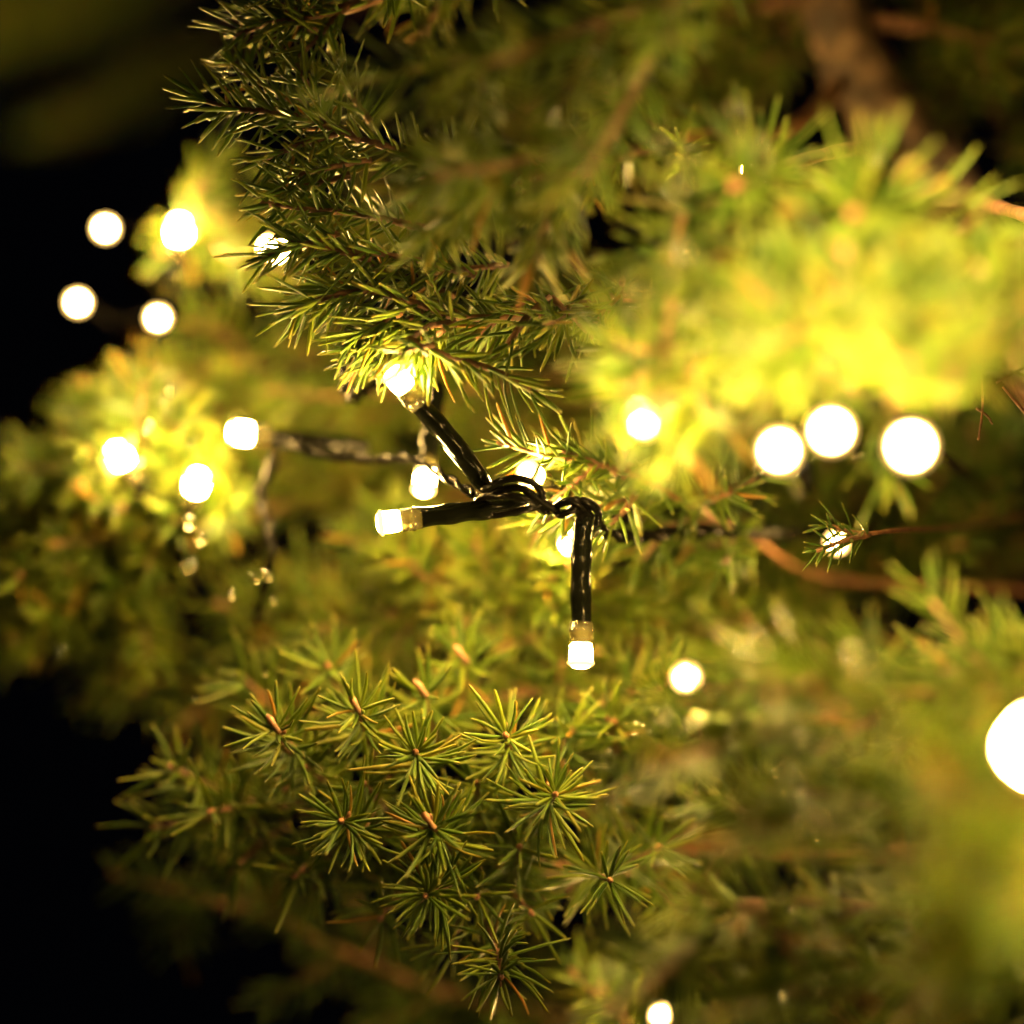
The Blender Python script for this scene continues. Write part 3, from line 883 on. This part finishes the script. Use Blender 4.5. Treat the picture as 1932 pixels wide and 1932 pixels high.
# ------------------------------------------------------------------ cords (a twisted pair of black wires)
def cord(paths, label, name='light_cord', twist=True, rw=0.75, pitch=15.0):
    base = Vector(paths[0][0])
    o = bpy.data.objects.new(name, None); col.objects.link(o); o.location = base
    o['label'] = label; o['category'] = 'cord'; o['group'] = 'black cords of the fairy lights'
    for pts in paths:
        path = smooth_path(pts, 10)
        # resample finely
        arr = np.array([tuple(p) for p in path]); seg = np.linalg.norm(np.diff(arr, axis=0), axis=1); cum = np.concatenate([[0], np.cumsum(seg)])
        n = max(8, int(cum[-1] / (0.9 * MM)))
        xs = np.linspace(0, cum[-1], n)
        ctr = [Vector([float(np.interp(x, cum, arr[:, k])) for k in range(3)]) for x in xs]
        if not twist:
            mb = MB(); tube(mb, ctr, rw * MM, 8)
            link('wire', mb.mesh('wire', M['wire'], base), o)
            continue
        for ph in (0, math.pi):
            w = []
            for i, c in enumerate(ctr):
                tan = (ctr[min(i + 1, n - 1)] - ctr[max(i - 1, 0)]).normalized()
                s_ = tan.cross(Vector((0.1, 0.2, 1))).normalized(); t_ = tan.cross(s_)
                a = xs[i] / (pitch * MM) * 2 * math.pi + ph
                w.append(c + (s_ * math.cos(a) + t_ * math.sin(a)) * rw * MM * 1.03)
            mb = MB(); tube(mb, w, rw * MM, 7)
            link('wire', mb.mesh('wire', M['wire'], base), o)
    return o

# the knot in the middle
cord([[P(912, 925, -3), P(945, 908, -7), P(985, 903, -8), P(1018, 922, -7), P(1020, 950, -5), P(985, 962, -6), P(930, 972, -4)],
      [P(900, 945, 2), P(940, 925, -4), P(980, 920, -6), P(1008, 936, -6), P(1060, 968, -4), P(1090, 955, -5), P(1112, 965, -4)],
      [P(915, 935, 0), P(960, 935, -7), P(1000, 945, -7), P(1030, 965, -2), P(1062, 948, -6), P(1088, 948, -7), P(1116, 975, -3)],
      [P(1000, 950, 2), P(1035, 950, 0), P(1058, 972, -6), P(1085, 962, -7), P(1104, 985, -3)],
      [P(1075, 945, -5), P(1105, 945, -7), P(1128, 965, -4), P(1126, 990, 0)]],
     'tangled knot of glossy black wires where three lamp sleeves meet', twist=False, rw=1.0)
cord([[P(900, 935, 4), P(850, 905, 14), P(780, 866, 26), P(700, 866, 38), P(600, 858, 46), P(540, 832, 52), ENDS['L8'].lerp(P(560, 835, 54), 0.3)]],
     'dark twisted cord running left from the knot to the squarish lamp', rw=0.75)
cord([[P(1110, 985, 4), P(1160, 1010, 18), P(1230, 1012, 28), P(1300, 1000, 36), P(1450, 1010, 60), P(1640, 1000, 90)]],
     'blurred twisted cord running right from the knot into the dark', rw=1.0)
cord([[P(520, 830, 52), P(512, 880, 56), P(492, 935, 58), P(505, 990, 56), P(512, 1045, 54), P(500, 1100, 60), P(480, 1180, 70)]],
     'wet cord hanging down below the squarish lamp', rw=0.8)
cord([[P(720, 520, 40), P(672, 580, 32), P(656, 640, 28), P(652, 720, 30), P(668, 752, 40), P(720, 720, 60), P(800, 690, 90)]], 'short cord hanging under the bright drooping needles', rw=1.0)
cord([[ENDS['R1'], P(1500, 880, -40), ENDS['R2'], P(1640, 860, -44), ENDS['R3'], P(1790, 870, 40), P(1900, 960, 110), P(2060, 1060, 130)]], 'blurred cord behind the row of three big lamps')
cord([[ENDS['L4'], P(230, 610, 130), ENDS['L5'], P(440, 660, 130), P(600, 700, 110)]], 'blurred cord behind the two lower lamps at the left')
cord([[ENDS['L1'], P(280, 450, 140), ENDS['L2'], P(450, 470, 120), ENDS['L3']]], 'blurred cord behind the upper lamps at the left')
cord([[ENDS['L6'], P(300, 900, 130), ENDS['L7'], P(460, 940, 110), P(492, 935, 60)]], 'blurred cord inside the yellow glowing bough')

# ------------------------------------------------------------------ dew drops
def drop_mesh(mat):
    return lathe([(-1.0, 0.15), (-0.92, 0.42), (-0.7, 0.74), (-0.35, 0.96), (0.05, 1.0), (0.4, 0.88), (0.7, 0.6), (0.95, 0.3), (1.1, 0.08)], 18).mesh('water_drop', mat)
DROP, DROP_S = drop_mesh(M['water']), drop_mesh(M['water_soft'])
def drops(lst, label, group):
    for (u, v, dz, r_) in lst:
        o = link('water_drop', DROP if abs(dz) < 20 else DROP_S, None, P(u, v, dz))
        o.scale = (r_, r_, r_)
        o['label'] = label; o['category'] = 'water drop'; o['group'] = group
drops([(398, 215, -2, 1.6)], 'largest clear dew drop hanging from a needle at the dark left bough tip', 'dew drops')
drops([(425, 140, 2, 1.0)], 'small clear dew drop above the largest one on the dark bough', 'dew drops')
drops([(1387, 225, -100, 2.2)], 'round dew glint topmost of those left of the brown trunk', 'dew glints at the upper right')
drops([(1247, 265, -92, 2.0)], 'round dew glint furthest left in the upper right, over dark olive needles', 'dew glints at the upper right')
drops([(1297, 305, -98, 2.0)], 'round dew glint just right of and below the furthest left one', 'dew glints at the upper right')
drops([(1275, 360, -98, 2.1)], 'round dew glint third down in the column of glints right of the upper bough', 'dew glints at the upper right')
drops([(1285, 475, -98, 2.3)], 'bright creamy dew glint midway down the column right of the upper bough', 'dew glints at the upper right')
drops([(1195, 548, -92, 2.3)], 'bright dew glint lowest of the column, above the very bright lamp', 'dew glints at the upper right')
drops([(1435, 275, -100, 1.8)], 'faint ring-like dew glint above the red bud', 'dew glints at the upper right')
drops([(1440, 310, -102, 1.8)], 'faint dew glint touching the red bud', 'dew glints at the upper right')
drops([(1655, 283, -106, 2.0)], 'pale round dew glint at the foot of the brown trunk blur', 'dew glints at the upper right')
drops([(358, 985, 48, 1.6)], 'pale yellow dew glint directly under the lamp in the glowing left bough', 'dew glints at the left')
drops([(378, 1015, 46, 1.5)], 'dew glint middle one of the three under the lamp in the glowing left bough', 'dew glints at the left')
drops([(358, 1065, 48, 1.9)], 'dew glint lowest of the three under the lamp in the glowing left bough', 'dew glints at the left')
drops([(113, 1230, 54, 1.8)], 'dim brown dew glint at the bottom left fringe of the glowing bough', 'dew glints at the left')
drops([(278, 805, 52, 1.4)], 'dim dew glint right of the lamp at the top left of the glowing bough', 'dew glints at the left')
drops([(318, 733, 52, 1.4)], 'dim pinkish dew glint below the five lamps at the left', 'dew glints at the left')
drops([(515, 1132, 26, 1.2)], 'tiny round dew glint lowest under the wet hanging cord', 'dew glints under the hanging cord')
drops([(503, 1085, 28, 1.5)], 'round dew glint just under the end of the wet hanging cord', 'dew glints under the hanging cord')
drops([(480, 1090, 30, 1.2)], 'small dew glint left of the one under the wet hanging cord', 'dew glints under the hanging cord')
drops([(365, 1318, 22, 1.0)], 'tiny dew glint at the upper left tip of the needle-star cluster', 'dew glints under the hanging cord')
drops([(500, 1270, 22, 1.0)], 'tiny dew glint on the upper edge of the needle-star cluster', 'dew glints under the hanging cord')
drops([(436, 1120, 30, 1.2)], 'dim dew glint at the right rim of the dark gap at the left', 'dew glints under the hanging cord')
drops([(1420, 1220, -104, 2.1)], 'round dew glint right of the lamp beside the downward lamp', 'dew glints at the lower right')
drops([(1613, 1248, -116, 2.3)], 'faint round dew glint furthest right below the dark hollow', 'dew glints at the lower right')
drops([(1685, 1340, -132, 2.4)], 'large dew glint left of the huge lamp at the right edge', 'dew glints at the lower right')
drops([(1480, 1460, -124, 2.3)], 'greenish round dew glint in the middle of the lower right', 'dew glints at the lower right')
drops([(1525, 1540, -124, 2.2)], 'dew glint beside the orange blur at the lower right', 'dew glints at the lower right')
print('single needles', n_single, 'objects', len(bpy.data.objects), 'tris', sum(len(m.loops) - 2 * len(m.polygons) for m in bpy.data.meshes))
